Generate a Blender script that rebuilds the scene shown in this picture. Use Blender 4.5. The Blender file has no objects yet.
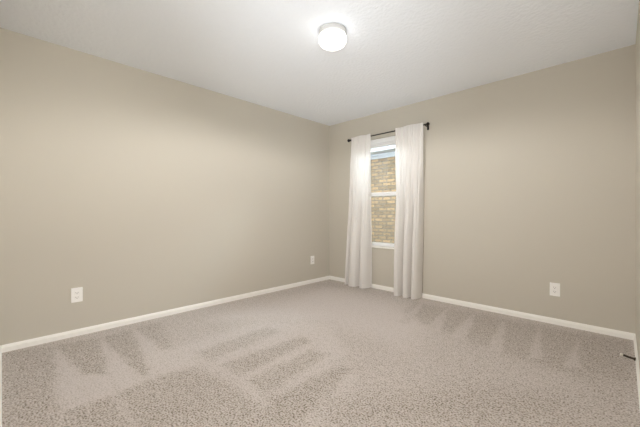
import bpy, bmesh, math, random
from mathutils import Vector

random.seed(7)
S = bpy.context.scene
COL = S.collection

# ------------------------------------------------------------------ camera, sky, exposure
W, L, H = 3.42, 3.645, 2.44          # room: x to the right, y towards the window wall
CAM_Z = 1.045
cd = bpy.data.cameras.new('camera')
cam = bpy.data.objects.new('camera', cd)
COL.objects.link(cam)
cam.location = (3.34, 0.0, CAM_Z)
cam.rotation_euler = (math.radians(90), 0, math.radians(44.25))
cd.sensor_width = 36.0
cd.lens = 36.0 * 310.0 / 640.0
cd.clip_start = 0.002
S.camera = cam

world = bpy.data.worlds.new('overcast_sky')
S.world = world
world.use_nodes = True
bg = world.node_tree.nodes['Background']
bg.inputs['Color'].default_value = (0.88, 0.95, 1.0, 1)
bg.inputs['Strength'].default_value = 15.0

LAMP_STRENGTH = 2.8                  # the ceiling lamp's glowing glass
def add_area(name, loc, aim, sx, sy, power, color):
    ld = bpy.data.lights.new(name, 'AREA')
    ld.shape = 'RECTANGLE'; ld.size = sx; ld.size_y = sy
    ld.energy = power; ld.color = color
    o = bpy.data.objects.new(name, ld); COL.objects.link(o)
    o.location = loc
    o.rotation_euler = (Vector(aim) - Vector(loc)).to_track_quat('-Z', 'Y').to_euler()
    return o
def add_spot(name, loc, aim, power, deg, blend, radius, color):
    ld = bpy.data.lights.new(name, 'SPOT')
    ld.energy = power; ld.color = color; ld.spot_size = math.radians(deg)
    ld.spot_blend = blend; ld.shadow_soft_size = radius
    o = bpy.data.objects.new(name, ld); COL.objects.link(o)
    o.location = loc
    o.rotation_euler = (Vector(aim) - Vector(loc)).to_track_quat('-Z', 'Y').to_euler()
    return o
# bright cloud behind the neighbouring roof: wide soft daylight through the window
sd = bpy.data.lights.new('cloud_daylight', 'SUN')
sd.energy = 22.0; sd.angle = math.radians(50); sd.color = (0.72, 0.88, 1.0)
sun = bpy.data.objects.new('cloud_daylight', sd); COL.objects.link(sun)
sun.location = (1, 6, 5)
sun.rotation_euler = Vector((-2.5, -5, -4.6)).to_track_quat('-Z', 'Y').to_euler()
pt = add_area('window_portal', (1.02, L+0.16, 1.34), (1.02, 0, 1.34), 0.9, 1.5, 1.0, (1, 1, 1))
pt.data.cycles.is_portal = True
# added fill lights, unseen: an uplight behind the camera and spots beside it
add_area('entry_fill_up', (2.8, -0.7, 0.4), (2.4, 0.6, H), 0.6, 0.6, 29.0, (1.0, 0.99, 0.97))
add_spot('fill_on_ceiling', (3.2, 0.12, 1.4), (1.6, 1.9, H), 46.0, 110, 1.0, 0.15, (0.86, 0.95, 1.0))
add_spot('fill_far_ceiling', (3.25, 0.1, 0.9), (1.2, 2.4, H), 96.0, 50, 1.0, 0.1, (0.95, 0.98, 1.0))
add_spot('fill_near_wall', (3.2, 0.12, 1.9), (0.2, 0.3, H), 64.0, 66, 1.0, 0.05, (1.0, 0.99, 0.94))
add_spot('fill_low_wall', (3.2, 0.12, 1.1), (0.0, 0.36, 0.82), 82.0, 68, 1.0, 0.05, (1.0, 0.99, 0.97))
add_spot('fill_far_corner', (3.2, 0.12, 1.6), (0.0, 3.3, 1.7), 25.0, 60, 1.0, 0.05, (0.9, 0.97, 1.0))
# downward light of the ceiling lamp
add_spot('lamp_downlight', (1.76, 1.76, 2.295), (1.76, 1.76, 0), 65.0, 175, 0.3, 0.02, (1.0, 0.98, 0.96))

S.view_settings.view_transform = 'Standard'
S.view_settings.look = 'None'
S.view_settings.gamma = 1.0
S.view_settings.exposure = 0.0
S.view_settings.use_curve_mapping = False
S.cycles.max_bounces = 10
S.cycles.diffuse_bounces = 8
S.cycles.transparent_max_bounces = 12
S.cycles.sample_clamp_indirect = 6.0

# ------------------------------------------------------------------ helpers
def srgb(r, g, b):
    def f(c):
        c /= 255.0
        return c / 12.92 if c <= 0.04045 else ((c + 0.055) / 1.055) ** 2.4
    return (f(r), f(g), f(b), 1.0)

def mat(name, col, rough=0.6, metal=0.0, bump=None, spec=0.5, variation=0.0, vscale=3.0):
    m = bpy.data.materials.new(name); m.use_nodes = True
    nt = m.node_tree; b = nt.nodes['Principled BSDF']
    b.inputs['Base Color'].default_value = col
    b.inputs['Roughness'].default_value = rough
    b.inputs['Metallic'].default_value = metal
    b.inputs['Specular IOR Level'].default_value = spec
    tc = nt.nodes.new('ShaderNodeTexCoord')
    if variation:
        n = nt.nodes.new('ShaderNodeTexNoise'); n.inputs['Scale'].default_value = vscale
        n.inputs['Detail'].default_value = 3.0
        nt.links.new(tc.outputs['Object'], n.inputs['Vector'])
        mx = nt.nodes.new('ShaderNodeMix'); mx.data_type = 'RGBA'
        mx.inputs['A'].default_value = col
        mx.inputs['B'].default_value = tuple(c * (1 - variation) for c in col[:3]) + (1,)
        nt.links.new(n.outputs['Fac'], mx.inputs['Factor'])
        nt.links.new(mx.outputs['Result'], b.inputs['Base Color'])
    if bump:
        scale, strength, dist = bump
        n = nt.nodes.new('ShaderNodeTexNoise'); n.inputs['Scale'].default_value = scale
        n.inputs['Detail'].default_value = 2.0
        nt.links.new(tc.outputs['Object'], n.inputs['Vector'])
        bp = nt.nodes.new('ShaderNodeBump')
        bp.inputs['Strength'].default_value = strength
        bp.inputs['Distance'].default_value = dist
        nt.links.new(n.outputs['Fac'], bp.inputs['Height'])
        nt.links.new(bp.outputs['Normal'], b.inputs['Normal'])
    return m

def box(bm, x0, y0, z0, x1, y1, z1, bevel=0.0, seg=2):
    vs = [bm.verts.new(p) for p in ((x0,y0,z0),(x1,y0,z0),(x1,y1,z0),(x0,y1,z0),
                                    (x0,y0,z1),(x1,y0,z1),(x1,y1,z1),(x0,y1,z1))]
    fs = [bm.faces.new([vs[i] for i in q]) for q in
          ((0,3,2,1),(4,5,6,7),(0,1,5,4),(1,2,6,5),(2,3,7,6),(3,0,4,7))]
    if bevel:
        es = set()
        for f in fs: es.update(f.edges)
        bmesh.ops.bevel(bm, geom=list(es), offset=bevel, segments=seg, affect='EDGES', profile=0.5)

def lathe(bm, profile, origin, axis=(0,0,1), n=32, caps=True):
    """profile: list of (radius, distance along axis)."""
    a = Vector(axis).normalized()
    t = Vector((1,0,0)) if abs(a.x) < 0.9 else Vector((0,1,0))
    u = a.cross(t).normalized(); v = a.cross(u)
    o = Vector(origin); rings = []
    for r, h in profile:
        rings.append([bm.verts.new(o + a*h + u*(r*math.cos(2*math.pi*k/n)) + v*(r*math.sin(2*math.pi*k/n)))
                      for k in range(n)])
    for A, B in zip(rings, rings[1:]):
        for k in range(n):
            bm.faces.new((A[k], A[(k+1)%n], B[(k+1)%n], B[k]))
    if caps:
        bm.faces.new(list(reversed(rings[0]))); bm.faces.new(rings[-1])

def tube(bm, pts, r, n=10):
    rings = []
    for i, p in enumerate(pts):
        p = Vector(p)
        d = (Vector(pts[min(i+1, len(pts)-1)]) - Vector(pts[max(i-1, 0)])).normalized()
        t = Vector((0,0,1)) if abs(d.z) < 0.9 else Vector((1,0,0))
        u = d.cross(t).normalized(); v = d.cross(u)
        rings.append([bm.verts.new(p + u*(r*math.cos(2*math.pi*k/n)) + v*(r*math.sin(2*math.pi*k/n))) for k in range(n)])
    for A, B in zip(rings, rings[1:]):
        for k in range(n):
            bm.faces.new((A[k], A[(k+1)%n], B[(k+1)%n], B[k]))
    bm.faces.new(list(reversed(rings[0]))); bm.faces.new(rings[-1])

def prism(bm, prof, p0, p1, nrm, mit0=0.0, mit1=0.0):
    """prof: (out, z) points; extruded from p0 to p1 (xy), 'out' along nrm; mitre shifts ends."""
    p0 = Vector((p0[0], p0[1], 0)); p1 = Vector((p1[0], p1[1], 0)); n = Vector((nrm[0], nrm[1], 0))
    d = (p1 - p0).normalized()
    A = [bm.verts.new(p0 + n*o + d*(o*mit0) + Vector((0,0,z))) for o, z in prof]
    B = [bm.verts.new(p1 + n*o - d*(o*mit1) + Vector((0,0,z))) for o, z in prof]
    k = len(prof)
    for i in range(k):
        j = (i+1) % k
        bm.faces.new((A[i], A[j], B[j], B[i]))
    bm.faces.new(list(reversed(A))); bm.faces.new(B)

def obj(name, bm, material, parent=None, smooth=False):
    bmesh.ops.recalc_face_normals(bm, faces=bm.faces)
    me = bpy.data.meshes.new(name); bm.to_mesh(me); bm.free()
    me.materials.append(material)
    if smooth:
        for p in me.polygons: p.use_smooth = True
    o = bpy.data.objects.new(name, me); COL.objects.link(o)
    if parent: o.parent = parent
    return o

def struct(name, bm, m):
    o = obj(name, bm, m); o['kind'] = 'structure'; return o

def tag(o, label, cat, group=None):
    o['label'] = label; o['category'] = cat
    if group: o['group'] = group
    return o

def thing(name, label, cat, loc=(0,0,0), rotz=0.0, group=None):
    o = bpy.data.objects.new(name, None); COL.objects.link(o)
    o.empty_display_size = 0.1
    o.location = loc; o.rotation_euler = (0, 0, rotz)
    return tag(o, label, cat, group)

def BM(): return bmesh.new()

# ------------------------------------------------------------------ materials
M_WALL = mat('greige_wall_paint', srgb(203, 197, 185), 0.75, bump=(95, 0.10, 0.002), spec=0.25)
M_CEIL = mat('textured_white_ceiling', srgb(241, 245, 251), 0.9, bump=(38, 0.6, 0.008), spec=0.2)
M_TRIM = mat('white_trim_paint', srgb(250, 248, 243), 0.4, spec=0.4)
M_VINYL = mat('white_window_vinyl', srgb(250, 250, 251), 0.35)
M_PLATE = mat('white_outlet_plastic', srgb(250, 248, 245), 0.35)
M_SLOT = mat('dark_slot', srgb(50, 46, 42), 0.6)
M_BLACK = mat('black_rod_metal', srgb(30, 25, 22), 0.4, metal=0.3)
M_BLIND = mat('white_blind', srgb(246, 246, 246), 0.45)
M_LAMPBASE = mat('shaded_white_lamp_enamel', srgb(196, 195, 193), 0.35)  # grey shade of the white base put into its colour
M_SPRING = mat('tarnished_spring_metal', srgb(96, 84, 70), 0.35, metal=0.8)
M_RUBBER = mat('white_rubber', srgb(240, 236, 225), 0.6)
M_FASCIA = mat('white_eave_blue_skylight', srgb(176, 182, 198), 0.6)  # white eave with blue skylight put into its colour
M_GUTTER = mat('gutter_metal_blue_shade', srgb(96, 108, 148), 0.4)  # blue shading of the gutter put into its colour
M_SHINGLE = mat('grey_shingles', srgb(110, 104, 98), 0.9, bump=(30, 0.6, 0.02), variation=0.3, vscale=12)
M_SOIL = mat('side_yard_ground', srgb(120, 118, 86), 0.95, bump=(20, 0.6, 0.03), variation=0.4, vscale=9)
M_STUCCO = mat('exterior_wall_board', srgb(190, 180, 165), 0.85)

def glass_mat():
    m = bpy.data.materials.new('window_glass'); m.use_nodes = True
    nt = m.node_tree; nt.nodes.clear()
    out = nt.nodes.new('ShaderNodeOutputMaterial')
    mix = nt.nodes.new('ShaderNodeMixShader')
    tr = nt.nodes.new('ShaderNodeBsdfTransparent'); tr.inputs['Color'].default_value = (0.96, 0.98, 0.97, 1)
    gl = nt.nodes.new('ShaderNodeBsdfGlossy'); gl.inputs['Roughness'].default_value = 0.02
    fr = nt.nodes.new('ShaderNodeFresnel'); fr.inputs['IOR'].default_value = 1.45
    nt.links.new(fr.outputs[0], mix.inputs[0])
    nt.links.new(tr.outputs[0], mix.inputs[1]); nt.links.new(gl.outputs[0], mix.inputs[2])
    nt.links.new(mix.outputs[0], out.inputs[0])
    return m
M_GLASS = glass_mat()

def curtain_mat():
    m = bpy.data.materials.new('white_sheer_linen'); m.use_nodes = True
    nt = m.node_tree; nt.nodes.clear()
    out = nt.nodes.new('ShaderNodeOutputMaterial')
    mix = nt.nodes.new('ShaderNodeMixShader'); mix.inputs[0].default_value = 0.20
    df = nt.nodes.new('ShaderNodeBsdfDiffuse'); df.inputs['Color'].default_value = srgb(243, 240, 237)
    tl = nt.nodes.new('ShaderNodeBsdfTranslucent'); tl.inputs['Color'].default_value = srgb(246, 243, 240)
    tc = nt.nodes.new('ShaderNodeTexCoord')
    mp = nt.nodes.new('ShaderNodeMapping'); mp.inputs['Scale'].default_value = (420, 420, 500)
    n = nt.nodes.new('ShaderNodeTexNoise'); n.inputs['Scale'].default_value = 1.0
    bp = nt.nodes.new('ShaderNodeBump'); bp.inputs['Strength'].default_value = 0.12; bp.inputs['Distance'].default_value = 0.001
    nt.links.new(tc.outputs['Object'], mp.inputs[0]); nt.links.new(mp.outputs[0], n.inputs['Vector'])
    nt.links.new(n.outputs['Fac'], bp.inputs['Height'])
    for s in (df, tl): nt.links.new(bp.outputs[0], s.inputs['Normal'])
    nt.links.new(df.outputs[0], mix.inputs[1]); nt.links.new(tl.outputs[0], mix.inputs[2])
    nt.links.new(mix.outputs[0], out.inputs[0])
    return m
M_CURTAIN = curtain_mat()

def carpet_mat():
    m = bpy.data.materials.new('beige_cut_pile_carpet'); m.use_nodes = True
    nt = m.node_tree; b = nt.nodes['Principled BSDF']
    b.inputs['Roughness'].default_value = 0.95
    b.inputs['Specular IOR Level'].default_value = 0.1
    b.inputs['Sheen Weight'].default_value = 0.15
    N = nt.nodes.new; K = nt.links.new
    tc = N('ShaderNodeTexCoord')
    at = N('ShaderNodeAttribute'); at.attribute_name = 'pile_lay_daylight'
    # tufts
    vo = N('ShaderNodeTexVoronoi'); vo.inputs['Scale'].default_value = 85
    n1 = N('ShaderNodeTexNoise'); n1.inputs['Scale'].default_value = 105; n1.inputs['Detail'].default_value = 3
    n2 = N('ShaderNodeTexNoise'); n2.inputs['Scale'].default_value = 26; n2.inputs['Detail'].default_value = 2
    for t in (vo, n1, n2): K(tc.outputs['Object'], t.inputs['Vector'])
    # tuft colour: light yarn with darker gaps, more gaps where the pile leans towards the viewer
    r1 = N('ShaderNodeMapRange'); r1.inputs['From Min'].default_value = 0.39; r1.inputs['From Max'].default_value = 0.58
    K(n1.outputs['Fac'], r1.inputs['Value'])
    r2 = N('ShaderNodeMapRange'); r2.inputs['From Min'].default_value = 0.36; r2.inputs['From Max'].default_value = 0.62
    K(n2.outputs['Fac'], r2.inputs['Value'])
    av = N('ShaderNodeMath'); av.operation = 'MULTIPLY_ADD'; av.inputs[1].default_value = 0.80
    hf = N('ShaderNodeMath'); hf.operation = 'MULTIPLY'; hf.inputs[1].default_value = 0.20
    K(r2.outputs[0], hf.inputs[0]); K(r1.outputs[0], av.inputs[0]); K(hf.outputs[0], av.inputs[2])
    # lay: 0 dark .. 0.5 base .. 1 light
    add = N('ShaderNodeMapRange'); add.inputs['From Min'].default_value = 0; add.inputs['From Max'].default_value = 1
    add.inputs['To Min'].default_value = -0.20; add.inputs['To Max'].default_value = 0.55
    K(at.outputs['Fac'], add.inputs['Value'])
    sm = N('ShaderNodeMath'); sm.operation = 'ADD'; sm.use_clamp = True
    K(av.outputs[0], sm.inputs[0]); K(add.outputs[0], sm.inputs[1])
    cr = N('ShaderNodeValToRGB')
    e = cr.color_ramp.elements
    e[0].position = 0.0; e[0].color = srgb(117, 107, 93)
    e[1].position = 1.0; e[1].color = srgb(213, 204, 200)
    x = e.new(0.45); x.color = srgb(183, 173, 163)
    K(sm.outputs[0], cr.inputs[0]); K(cr.outputs[0], b.inputs['Base Color'])
    bp = N('ShaderNodeBump'); bp.inputs['Strength'].default_value = 0.55; bp.inputs['Distance'].default_value = 0.006
    K(av.outputs[0], bp.inputs['Height']); K(bp.outputs[0], b.inputs['Normal'])
    return m
M_CARPET = carpet_mat()

def brick_mat():
    m = bpy.data.materials.new('tan_brick'); m.use_nodes = True
    nt = m.node_tree; b = nt.nodes['Principled BSDF']; b.inputs['Roughness'].default_value = 0.9
    N = nt.nodes.new; K = nt.links.new
    tc = N('ShaderNodeTexCoord')
    mp = N('ShaderNodeMapping'); mp.inputs['Rotation'].default_value = (math.radians(90), 0, 0)
    K(tc.outputs['Object'], mp.inputs[0])
    br = N('ShaderNodeTexBrick')
    br.inputs['Color1'].default_value = srgb(160, 136, 110)
    br.inputs['Color2'].default_value = srgb(112, 97, 84)
    br.inputs['Mortar'].default_value = srgb(106, 101, 95)
    br.inputs['Scale'].default_value = 1.0
    br.inputs['Brick Width'].default_value = 0.20; br.inputs['Row Height'].default_value = 0.075
    br.inputs['Mortar Size'].default_value = 0.012; br.inputs['Bias'].default_value = -0.1
    K(mp.outputs[0], br.inputs['Vector'])
    n = N('ShaderNodeTexNoise'); n.inputs['Scale'].default_value = 13; n.inputs['Detail'].default_value = 4
    st = N('ShaderNodeMapping'); st.inputs['Scale'].default_value = (1, 1, 2.6)
    K(tc.outputs['Object'], st.inputs[0]); K(st.outputs[0], n.inputs['Vector'])
    rr = N('ShaderNodeMapRange'); rr.inputs['From Min'].default_value = 0.52; rr.inputs['From Max'].default_value = 0.75
    K(n.outputs['Fac'], rr.inputs['Value'])
    mx = N('ShaderNodeMix'); mx.data_type = 'RGBA'; mx.inputs['B'].default_value = srgb(84, 74, 70)
    K(rr.outputs[0], mx.inputs['Factor']); K(br.outputs['Color'], mx.inputs['A'])
    K(mx.outputs['Result'], b.inputs['Base Color'])
    bp = N('ShaderNodeBump'); bp.inputs['Strength'].default_value = 0.5; bp.inputs['Distance'].default_value = 0.01
    bp.invert = True
    K(br.outputs['Fac'], bp.inputs['Height']); K(bp.outputs[0], b.inputs['Normal'])
    return m
M_BRICK = brick_mat()

def lamp_glass_mat():
    m = bpy.data.materials.new('lit_opal_glass'); m.use_nodes = True
    nt = m.node_tree; b = nt.nodes['Principled BSDF']
    b.inputs['Base Color'].default_value = srgb(245, 243, 238)
    b.inputs['Roughness'].default_value = 0.3
    b.inputs['Emission Color'].default_value = (1.0, 0.985, 0.955, 1)
    b.inputs['Emission Strength'].default_value = LAMP_STRENGTH
    return m
M_LAMPGLASS = lamp_glass_mat()

# ------------------------------------------------------------------ room shell
T = 0.15
NEAR = -0.013                        # face of the front wall, just behind the lens
EX, EY = 2.15, -1.25                 # entry alcove: from x = EX to the right wall, back to y = EY
WX0, WX1, WZ0, WZ1 = 0.57, 1.47, 0.59, 2.09     # window opening

# carpet floor with vacuumed pile lay, and daylight near the window painted in
# (floor coordinates in metres; >0.5 brushed away and light, <0.5 brushed back and dark)
LAYS_DAYLIGHT = [
#LAYS_BEGIN
    (0.3, 0.05, [(0, 0.001), (0.161, 0.291), (1.241, 0.2), (1.377, 0.206), (1.159, -0.006), (0.844, -0.007)]),
    (0.24, 0.03, [(0.113, 0.295), (0.202, 0.575), (0.982, 0.486), (0.837, 0.362)]),
    (0.24, 0.03, [(0.208, 0.581), (0.164, 0.822), (1.111, 0.682), (1.191, 0.623)]),
    (0.3, 0.04, [(0.143, 0.836), (0.153, 1.063), (0.94, 0.928), (0.807, 0.845)]),
    (0.88, 0.03, [(0.234, 0.287), (0.837, 0.362), (0.982, 0.486), (1.225, 0.445), (1.231, 0.213)]),
    (0.85, 0.03, [(0.227, 0.571), (1.191, 0.623), (1.237, 0.443), (0.982, 0.486)]),
    (0.78, 0.04, [(0.126, 0.836), (0.807, 0.845), (1.005, 0.991), (1.226, 0.946), (1.208, 0.624), (1.082, 0.691)]),
    (0.3, 0.03, [(1.234, 0.204), (1.252, 0.444), (1.221, 0.62), (1.254, 0.933), (1.52, 0.976), (1.887, 1.01), (2.078, 0.889), (1.377, 0.206)]),
    (0.7, 0.02, [(1.26, 0.438), (1.253, 0.459), (1.65, 0.472), (1.622, 0.445)]),
    (0.62, 0.02, [(1.228, 0.221), (1.22, 0.202), (1.359, 0.189), (1.38, 0.209)]),
    (0.72, 0.08, [(0.843, 0.833), (0.843, 1.735), (1.38, 2.147), (1.843, 1.807), (2.048, 1.166), (1.91, 1.007), (1.534, 0.99), (1.226, 0.946)]),
    (0.34, 0.05, [(1.032, 1.017), (0.999, 1.704), (1.168, 1.733), (1.249, 1.029)]),
    (0.27, 0.045, [(1.364, 1.06), (1.372, 1.775), (1.52, 1.774), (1.582, 1.054)]),
    (0.28, 0.045, [(1.654, 1.074), (1.628, 1.669), (1.784, 1.703), (1.88, 1.07)]),
    (0.22, 0.05, [(1.904, 1.066), (1.955, 1.597), (2.049, 1.632), (2.115, 1.258), (2.211, 1.019), (2.078, 0.889)]),
    (0.72, 0.03, [(2.206, 1.043), (2.064, 1.592), (2.133, 1.607), (2.288, 1.094)]),
    (0.88, 0.25, [(0.461, 1.523), (0.356, 3.164), (1.544, 3.139), (2.118, 2.866), (2.076, 2.208), (1.326, 2.206), (0.796, 1.768)]),  # floor lit by the window: daylight put into the pile tone
    (0.26, 0.15, [(2.128, 1.244), (2.677, 1.991), (3.126, 2.283), (3.193, 1.975), (2.281, 1.087)]),
    (0.24, 0.1, [(1.589, 3.405), (3.409, 3.56), (3.416, 2.637), (3.292, 2.378), (3.174, 2.554), (3.047, 2.568), (2.748, 2.619), (2.336, 2.655), (2.018, 2.768), (1.691, 2.985)]),
    (0.6, 0.022, [(1.669, 3.37), (1.691, 3.363), (1.904, 2.694), (1.781, 2.649)]),
    (0.6, 0.022, [(1.957, 3.414), (1.976, 3.407), (2.19, 2.697), (2.068, 2.643)]),
    (0.6, 0.022, [(2.23, 3.419), (2.247, 3.413), (2.417, 2.676), (2.294, 2.614)]),
    (0.6, 0.022, [(2.519, 3.388), (2.533, 3.382), (2.692, 2.634), (2.594, 2.587)]),
    (0.6, 0.022, [(2.797, 3.403), (2.809, 3.398), (2.926, 2.726), (2.843, 2.645)]),
    (0.6, 0.022, [(3.075, 3.345), (3.085, 3.341), (3.137, 2.729), (3.059, 2.654)]),
    (0.4, 0.08, [(3.165, 2.683), (3.419, 2.714), (3.403, 2.18), (3.263, 2.043)]),
#LAYS_END
]
def poly_sd(px, py, poly):
    inside = False; best = 1e9; n = len(poly)
    for i in range(n):
        x0, y0 = poly[i]; x1, y1 = poly[(i+1) % n]
        dx, dy = x1-x0, y1-y0
        t = max(0.0, min(1.0, ((px-x0)*dx + (py-y0)*dy) / (dx*dx+dy*dy+1e-12)))
        d = (px-x0-t*dx)**2 + (py-y0-t*dy)**2
        if d < best: best = d
        if (y0 > py) != (y1 > py) and px < (x1-x0)*(py-y0)/(y1-y0)+x0: inside = not inside
    d = math.sqrt(best)
    return -d if inside else d

from mathutils import noise as mnoise
def pile(x, y):
    jx = 0.020*mnoise.noise(Vector((x*9, y*9, 1.3))) + 0.014*mnoise.noise(Vector((x*38, y*38, 3.1)))
    jy = 0.020*mnoise.noise(Vector((x*9, y*9, 7.7))) + 0.014*mnoise.noise(Vector((x*38, y*38, 5.2)))
    v = 0.5 + 0.10 * mnoise.noise(Vector((x*2.2, y*2.2, 4.0))) + 0.05*mnoise.noise(Vector((x*7, y*7, 2.0)))
    for val, soft, poly, bb in LAYS_DAYLIGHT_BB:
        if not (bb[0]-soft < x < bb[2]+soft and bb[1]-soft < y < bb[3]+soft): continue
        d = poly_sd(x+jx, y+jy, poly)
        k = max(0.0, min(1.0, 0.5 - d/(2*soft)))
        k = k*k*(3-2*k)
        v = v*(1-k) + (val + 0.04*mnoise.noise(Vector((x*6, y*6, 9.0))))*k
    return max(0.0, min(1.0, v))
LAYS_DAYLIGHT_BB = [(v, s, p, (min(a for a, b in p), min(b for a, b in p), max(a for a, b in p), max(b for a, b in p)))
           for v, s, p in LAYS_DAYLIGHT]

STEP = 0.012
nx = int(round(W/STEP)); ny = int(round((L-EY)/STEP))
bm = BM(); grid = []
lay = bm.verts.layers.float.new('pile_lay_daylight')
for j in range(ny+1):
    row = []
    for i in range(nx+1):
        x = W*i/nx; y = EY + (L-EY)*j/ny
        v = bm.verts.new((x, y, 0.0)); v[lay] = pile(x, y)
        row.append(v)
    grid.append(row)
for j in range(ny):
    for i in range(nx):
        bm.faces.new((grid[j][i], grid[j][i+1], grid[j+1][i+1], grid[j+1][i]))
struct('floor', bm, M_CARPET)

bm = BM(); box(bm, -T, EY-T, H, W+T, L+T, H+0.12); struct('ceiling', bm, M_CEIL)
bm = BM(); box(bm, -T, NEAR-0.12, -0.2, 0, L+T, H); struct('wall_left', bm, M_WALL)
bm = BM(); box(bm, W, EY-T, -0.2, W+T, L+T, H); struct('wall_right', bm, M_WALL)
bm = BM()
box(bm, 0, L, -0.2, WX0, L+T, H); box(bm, WX1, L, -0.2, W, L+T, H)
box(bm, WX0, L, -0.2, WX1, L+T, WZ0); box(bm, WX0, L, WZ1, WX1, L+T, H)
struct('wall_back', bm, M_WALL)
bm = BM(); box(bm, 0, NEAR-0.12, -0.2, EX, NEAR, H); struct('wall_front', bm, M_WALL)
bm = BM(); box(bm, EX-0.12, EY, -0.2, EX, NEAR-0.12, H); struct('wall_entry_left', bm, M_WALL)
bm = BM(); box(bm, EX-0.12, EY-T, -0.2, W, EY, H); struct('wall_entry_front', bm, M_WALL)

BP = [(0, 0), (0.013, 0), (0.013, 0.036), (0.010, 0.0395), (0.010, 0.043), (0.007, 0.051), (0.004, 0.055), (0, 0.055)]
def baseboard(name, p0, p1, n, m0=1, m1=1):
    bm = BM(); prism(bm, BP, p0, p1, n, m0, m1); struct(name, bm, M_TRIM)
baseboard('baseboard_left', (0, NEAR), (0, L), (1, 0))
baseboard('baseboard_back', (0, L), (W, L), (0, -1))
baseboard('baseboard_right', (W, L), (W, EY), (-1, 0))
baseboard('baseboard_front', (EX, NEAR), (0, NEAR), (0, 1), -1, 1)
baseboard('baseboard_entry', (EX, EY), (EX, NEAR), (1, 0), 1, -1)

bm = BM(); box(bm, -9, L, H+0.12, 9, L+T, 6.6); box(bm, -9, L+0.01, -0.3, -T, L+T, H+0.12); box(bm, W+T, L+0.01, -0.3, 9, L+T, H+0.12)  # own outer wall, raised unseen to keep skylight off the neighbour's brick
struct('wall_exterior_sky_block', bm, M_STUCCO)

# ------------------------------------------------------------------ window
yf0, yf1 = L+0.085, L+0.145          # vinyl frame, set back in the drywall return
zc = 1.315
bm = BM(); fw = 0.045
box(bm, WX0, yf0, WZ0, WX0+fw, yf1, WZ1, 0.004); box(bm, WX1-fw, yf0, WZ0, WX1, yf1, WZ1, 0.004)
box(bm, WX0+fw, yf0, WZ0, WX1-fw, yf1, WZ0+0.02, 0.004); box(bm, WX0+fw, yf0, WZ1-fw, WX1-fw, yf1, WZ1, 0.004)
win = struct('window_1', bm, M_VINYL)
win['label'] = 'white single hung window in the back wall between two curtains'
def sash(name, y0, y1, z0, z1, rail_b, rail_t, st=0.035):
    a, c = WX0+fw, WX1-fw
    bm = BM()
    box(bm, a, y0, z0, a+st, y1, z1, 0.003); box(bm, c-st, y0, z0, c, y1, z1, 0.003)
    box(bm, a+st, y0, z0, c-st, y1, z0+rail_b, 0.003); box(bm, a+st, y0, z1-rail_t, c-st, y1, z1, 0.003)
    o = obj(name, bm, M_VINYL, win)
    bm = BM(); ym = (y0+y1)/2
    box(bm, a+st-0.004, ym-0.003, z0+rail_b-0.004, c-st+0.004, ym+0.003, z1-rail_t+0.004)
    obj('glass_pane', bm, M_GLASS, o)
    return o
sash('upper_sash', L+0.118, L+0.140, zc-0.02, WZ1-fw, 0.045, 0.03)
lo = sash('lower_sash', L+0.090, L+0.114, WZ0+0.02, zc+0.03, 0.022, 0.055)
bm = BM(); box(bm, 0.99, L+0.080, zc+0.006, 1.05, L+0.092, zc+0.02, 0.003); obj('sash_lock', bm, M_VINYL, lo)
bm = BM(); box(bm, WX0-0.03, L-0.022, WZ0-0.022, WX1+0.03, L+0.0, WZ0, 0.004); box(bm, WX0, L-0.001, WZ0-0.02, WX1, yf0, WZ0+0.001, 0.0)
sill = obj('window_sill', bm, M_TRIM, win)

# raised blind at the head of the window
bl = thing('window_blind', 'white blind pulled all the way up at the top of the window', 'blind', (1.02, L+0.05, 1.98))
bm = BM(); box(bm, -0.435, -0.030, 0.045, 0.435, 0.022, 0.107, 0.004); obj('head_rail', bm, M_BLIND, bl)
bm = BM()
for k in range(7):
    z = 0.019 + k*0.0037
    box(bm, -0.43, -0.027+0.001*(k % 2), z, 0.43, 0.022, z+0.0027)
obj('slat_stack', bm, M_BLIND, bl)
bm = BM(); box(bm, -0.43, -0.028, 0.0, 0.43, 0.022, 0.017, 0.003); obj('bottom_rail', bm, M_BLIND, bl)

# ------------------------------------------------------------------ the neighbouring house seen through the window
NY = L + 2.0
nh = thing('neighbour_house', 'tan brick house wall with white eave seen outside through the window', 'house', (0.0, NY, -0.25))
bm = BM(); box(bm, -7, 0, 0, 4.5, 0.25, 2.58); obj('brick_wall', bm, M_BRICK, nh)
bm = BM(); box(bm, -7, -0.05, 2.525, 4.5, 0.0, 2.56, 0.003); box(bm, -7, -0.02, 2.47, 4.5, 0.0, 2.525, 0.003); obj('frieze_board', bm, M_FASCIA, nh)
bm = BM(); box(bm, -7, -0.34, 2.56, 4.5, 0.25, 2.58); obj('soffit', bm, M_FASCIA, nh)
bm = BM(); box(bm, -7, -0.365, 2.55, 4.5, -0.34, 2.745, 0.004); obj('fascia', bm, M_FASCIA, nh)
bm = BM()
prism(bm, [(a, z+0.09) for a, z in [(0.0, 2.66), (0.0, 2.56), (0.05, 2.555), (0.085, 2.60), (0.10, 2.66), (0.09, 2.66), (0.07, 2.60), (0.045, 2.565), (0.01, 2.57), (0.01, 2.66)]],
      (-7, -0.366), (4.5, -0.366), (0, -1))
obj('gutter', bm, M_GUTTER, nh)
bm = BM(); prism(bm, [(0.40, 2.73), (0.40, 2.75), (-3.0, 4.26), (-3.0, 4.24)], (-7, 0), (4.5, 0), (0, -1)); obj('roof', bm, M_SHINGLE, nh)
bm = BM(); box(bm, -12, L+T, -0.30, 10, L+14, -0.25); struct('ground', bm, M_SOIL)

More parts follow.
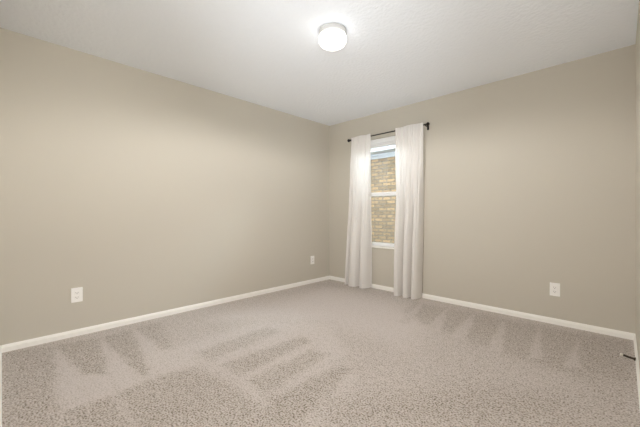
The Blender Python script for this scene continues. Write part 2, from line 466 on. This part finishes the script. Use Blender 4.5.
# ------------------------------------------------------------------ curtains on a black rod
RY, RZ = L-0.085, 2.116
rod = thing('curtain_rod', 'thin black metal curtain rod with ball ends above the window', 'curtain rod', (1.06, RY, RZ))
RX0, RX1 = 0.503-1.06, 1.634-1.06
bm = BM(); lathe(bm, [(0.0075, 0), (0.0075, RX1-RX0)], (RX0, 0, 0), (1, 0, 0), 16); obj('pole', bm, M_BLACK, rod, True)
for s, x in ((-1, RX0), (1, RX1)):
    bm = BM()
    lathe(bm, [(0.010, 0), (0.0125, 0.004), (0.0125, 0.012), (0.007, 0.016), (0.012, 0.021), (0.0195, 0.030), (0.0235, 0.040), (0.020, 0.051), (0.010, 0.059), (0.002, 0.061)],
          (x, 0, 0), (s, 0, 0), 20)
    obj('finial', bm, M_BLACK, rod, True)
    bm = BM(); bx = x + s*0.006
    tube(bm, [(bx, 0.0, -0.010), (bx, 0.035, -0.012), (bx, 0.079, -0.012)], 0.0055)
    box(bm, bx-0.013, 0.078, -0.050, bx+0.013, 0.0845, 0.026, 0.003)
    lathe(bm, [(0.0125, -0.004), (0.0125, 0.004)], (bx, 0, 0), (1, 0, 0), 16)
    obj('bracket', bm, M_BLACK, rod)

def curtain(label, top, bot, folds, seed, amp, ret=0.0):
    """top / bot: x range at rod and hem; folds: lobe boundaries (0..1) at the hem."""
    rnd = random.Random(seed)
    t = thing('sheer_curtain', label, 'curtain', ((bot[0]+bot[1])/2, RY, 0.008))
    ox, oy, oz = t.location
    NS, NZ = 150, 90
    ZT, ZB = RZ+0.030, 0.008
    nr = 11
    ph = [rnd.uniform(0, 6.28) for _ in range(6)]
    bounds = []
    for i in range(nr+1): bounds.append((i + (rnd.uniform(-.25, .25) if 0 < i < nr else 0))/nr)
    def lobe(s, bs, p, gap=0.0):
        for a, c in zip(bs, bs[1:]):
            if s <= c + 1e-9:
                u = (s-a)/(c-a)
                un = max(0.0, min(1.0, (u-gap)/(1-2*gap)))
                return max(0.0, math.sin(math.pi*un)) ** p, (c-a), u
        return 0.0, 1.0, 0.5
    bm = BM(); rows = []
    for j in range(NZ+1):
        z = ZB + (ZT-ZB)*j/NZ
        h = 1-(z-ZB)/(RZ-ZB)                # 0 at rod .. 1 at hem
        h = max(0.0, min(1.0, h))
        x0 = top[0] + (bot[0]-top[0])*h**1.3; x1 = top[1] + (bot[1]-top[1])*h**1.3
        k = max(0.0, min(1.0, (h-0.08)/0.75)); k = k*k*(3-2*k)
        row = []
        for i in range(NS+1):
            s = i/NS
            f, w, fu = lobe(s, bounds, 0.8)
            g, gw, gu = lobe(s, folds, 0.5, 0.085)
            ripple = -0.020*f
            mid = -0.018*(0.5+0.5*math.sin(2*math.pi*(3.3*s)+ph[0]+1.2*h)) - 0.007*(0.5+0.5*math.sin(2*math.pi*7*s+ph[1]-h))
            deep = -amp*(0.35+1.3*min(gw, 0.5))*g*1.15 + 0.055*(1-g)
            y = ripple*(1-k*0.75) + mid*min(1, h*6)*(1-k) + deep*k
            if z > RZ-0.012:                 # rod pocket hugging the rod, little heading above
                q = (z-(RZ-0.012))/(ZT-(RZ-0.012))
                y = -0.010 - 0.012*f*(0.4+0.6*abs(2*q-1))
            elif h < 0.06:
                q = (0.06-h)/0.06
                y = y*(1-q) + (-0.010 - 0.010*f)*q
            xx = x0 + (x1-x0)*s
            xx += 0.004*math.sin(5*h+ph[2])*k - 0.022*gw*math.sin(2*math.pi*gu)*k
            if ret and s > 1-ret:            # outer edge turns back towards the wall
                q = (s-(1-ret))/ret
                rk = max(0.0, min(1.0, (h-0.15)/0.35)); rk = rk*rk*(3-2*rk)
                y = y*(1-rk) + rk*(y_turn*(1-q) + 0.062*q)
                xx = xx*(1-rk) + rk*(x_turn + 0.012*math.sin(math.pi*min(1, q*2)*0.5))
            else:
                y_turn, x_turn = y, xx
            zz = z + (0.004*math.sin(9*s+ph[3]) if j == NZ else 0) 
            row.append(bm.verts.new((xx-ox, y, zz-oz)))
        rows.append(row)
    for j in range(NZ):
        for i in range(NS):
            bm.faces.new((rows[j][i], rows[j][i+1], rows[j+1][i+1], rows[j+1][i]))
    o = obj('cloth', bm, M_CURTAIN, t, True)
    return t
curtain('white sheer curtain left of the window, nearer the room corner', (0.520, 0.855), (0.405, 0.825), [0, 0.17, 0.63, 1.0], 3, 0.10)
curtain('white sheer curtain right of the window, beside the long bare wall', (1.240, 1.620), (1.240, 1.585), [0, 0.36, 0.69, 1.0], 11, 0.12, 0.085)

# ------------------------------------------------------------------ ceiling lamp
lamp = thing('ceiling_lamp', 'small round white flush ceiling lamp, lit, in the middle of the ceiling', 'ceiling lamp', (1.76, 1.76, H))
bm = BM(); lathe(bm, [(0.098, 0), (0.104, -0.004), (0.106, -0.012), (0.106, -0.034), (0.102, -0.040), (0.090, -0.042)], (0,0,0), n=48); obj('lamp_base', bm, M_LAMPBASE, lamp, True)
bm = BM(); lathe(bm, [(0.088, -0.040), (0.100, -0.046), (0.106, -0.062), (0.107, -0.074), (0.103, -0.090), (0.092, -0.106), (0.074, -0.118), (0.048, -0.126), (0.020, -0.130), (0.002, -0.131)], (0,0,0), n=48)
obj('glass_shade', bm, M_LAMPGLASS, lamp, True)

# ------------------------------------------------------------------ wall outlets
def outlet(label, loc, rotz):
    t = thing('wall_outlet', label, 'outlet', loc, rotz, 'wall outlets')
    # local: -y points into the room, origin on the wall face
    bm = BM(); box(bm, -0.0395, -0.006, -0.062, 0.0395, 0.0, 0.062, 0.0025); obj('cover_plate', bm, M_PLATE, t)
    for s in (-1, 1):
        bm = BM(); z = 0.0195*s
        box(bm, -0.0165, -0.0085, z-0.0145, 0.0165, -0.005, z+0.0145, 0.0045, 3)
        r = obj('socket', bm, M_PLATE, t)
        bm = BM()
        box(bm, -0.0085, -0.0090, z-0.003, -0.0062, -0.0075, z+0.0065); box(bm, 0.0062, -0.0090, z-0.003, 0.0085, -0.0075, z+0.0065)
        lathe(bm, [(0.0027, 0), (0.0027, 0.0015)], (0, -0.0090, z-0.0085), (0, 1, 0), 10)
        obj('slots', bm, M_SLOT, r)
    bm = BM(); lathe(bm, [(0.0035, 0), (0.0035, 0.0018)], (0, -0.0075, 0), (0, 1, 0), 12); obj('screw', bm, M_PLATE, t)
    return t
outlet('white outlet on the left wall nearest the camera, far from the room corner', (0, 0.448, 0.349), math.radians(90))
outlet('white outlet on the left wall beside the far room corner', (0, 3.263, 0.345), math.radians(90))
outlet('white outlet on the window wall, right of the curtains', (2.886, L, 0.328), 0)

# ------------------------------------------------------------------ spring door stop on the right baseboard
ds = thing('door_stop', 'dark spring door stop with white tip on the right baseboard', 'door stop', (W-0.013, 3.04, 0.043))
ds.rotation_euler = (0, math.radians(9), 0)
bm = BM(); lathe(bm, [(0.012, 0), (0.012, 0.004), (0.007, 0.010)], (0,0,0), (-1,0,0), 16); obj('mount', bm, M_SPRING, ds, True)
bm = BM(); pts = []
for k in range(14*14+1):
    a = 2*math.pi*k/14; u = k/(14*14)
    pts.append((-0.006-0.058*u, 0.0058*math.cos(a), 0.0058*math.sin(a)))
tube(bm, pts, 0.0019, 6); obj('spring', bm, M_SPRING, ds, True)
bm = BM(); lathe(bm, [(0.0065, 0), (0.0088, 0.002), (0.0088, 0.012), (0.006, 0.016)], (-0.062,0,0), (-1,0,0), 16); obj('rubber_tip', bm, M_RUBBER, ds, True)
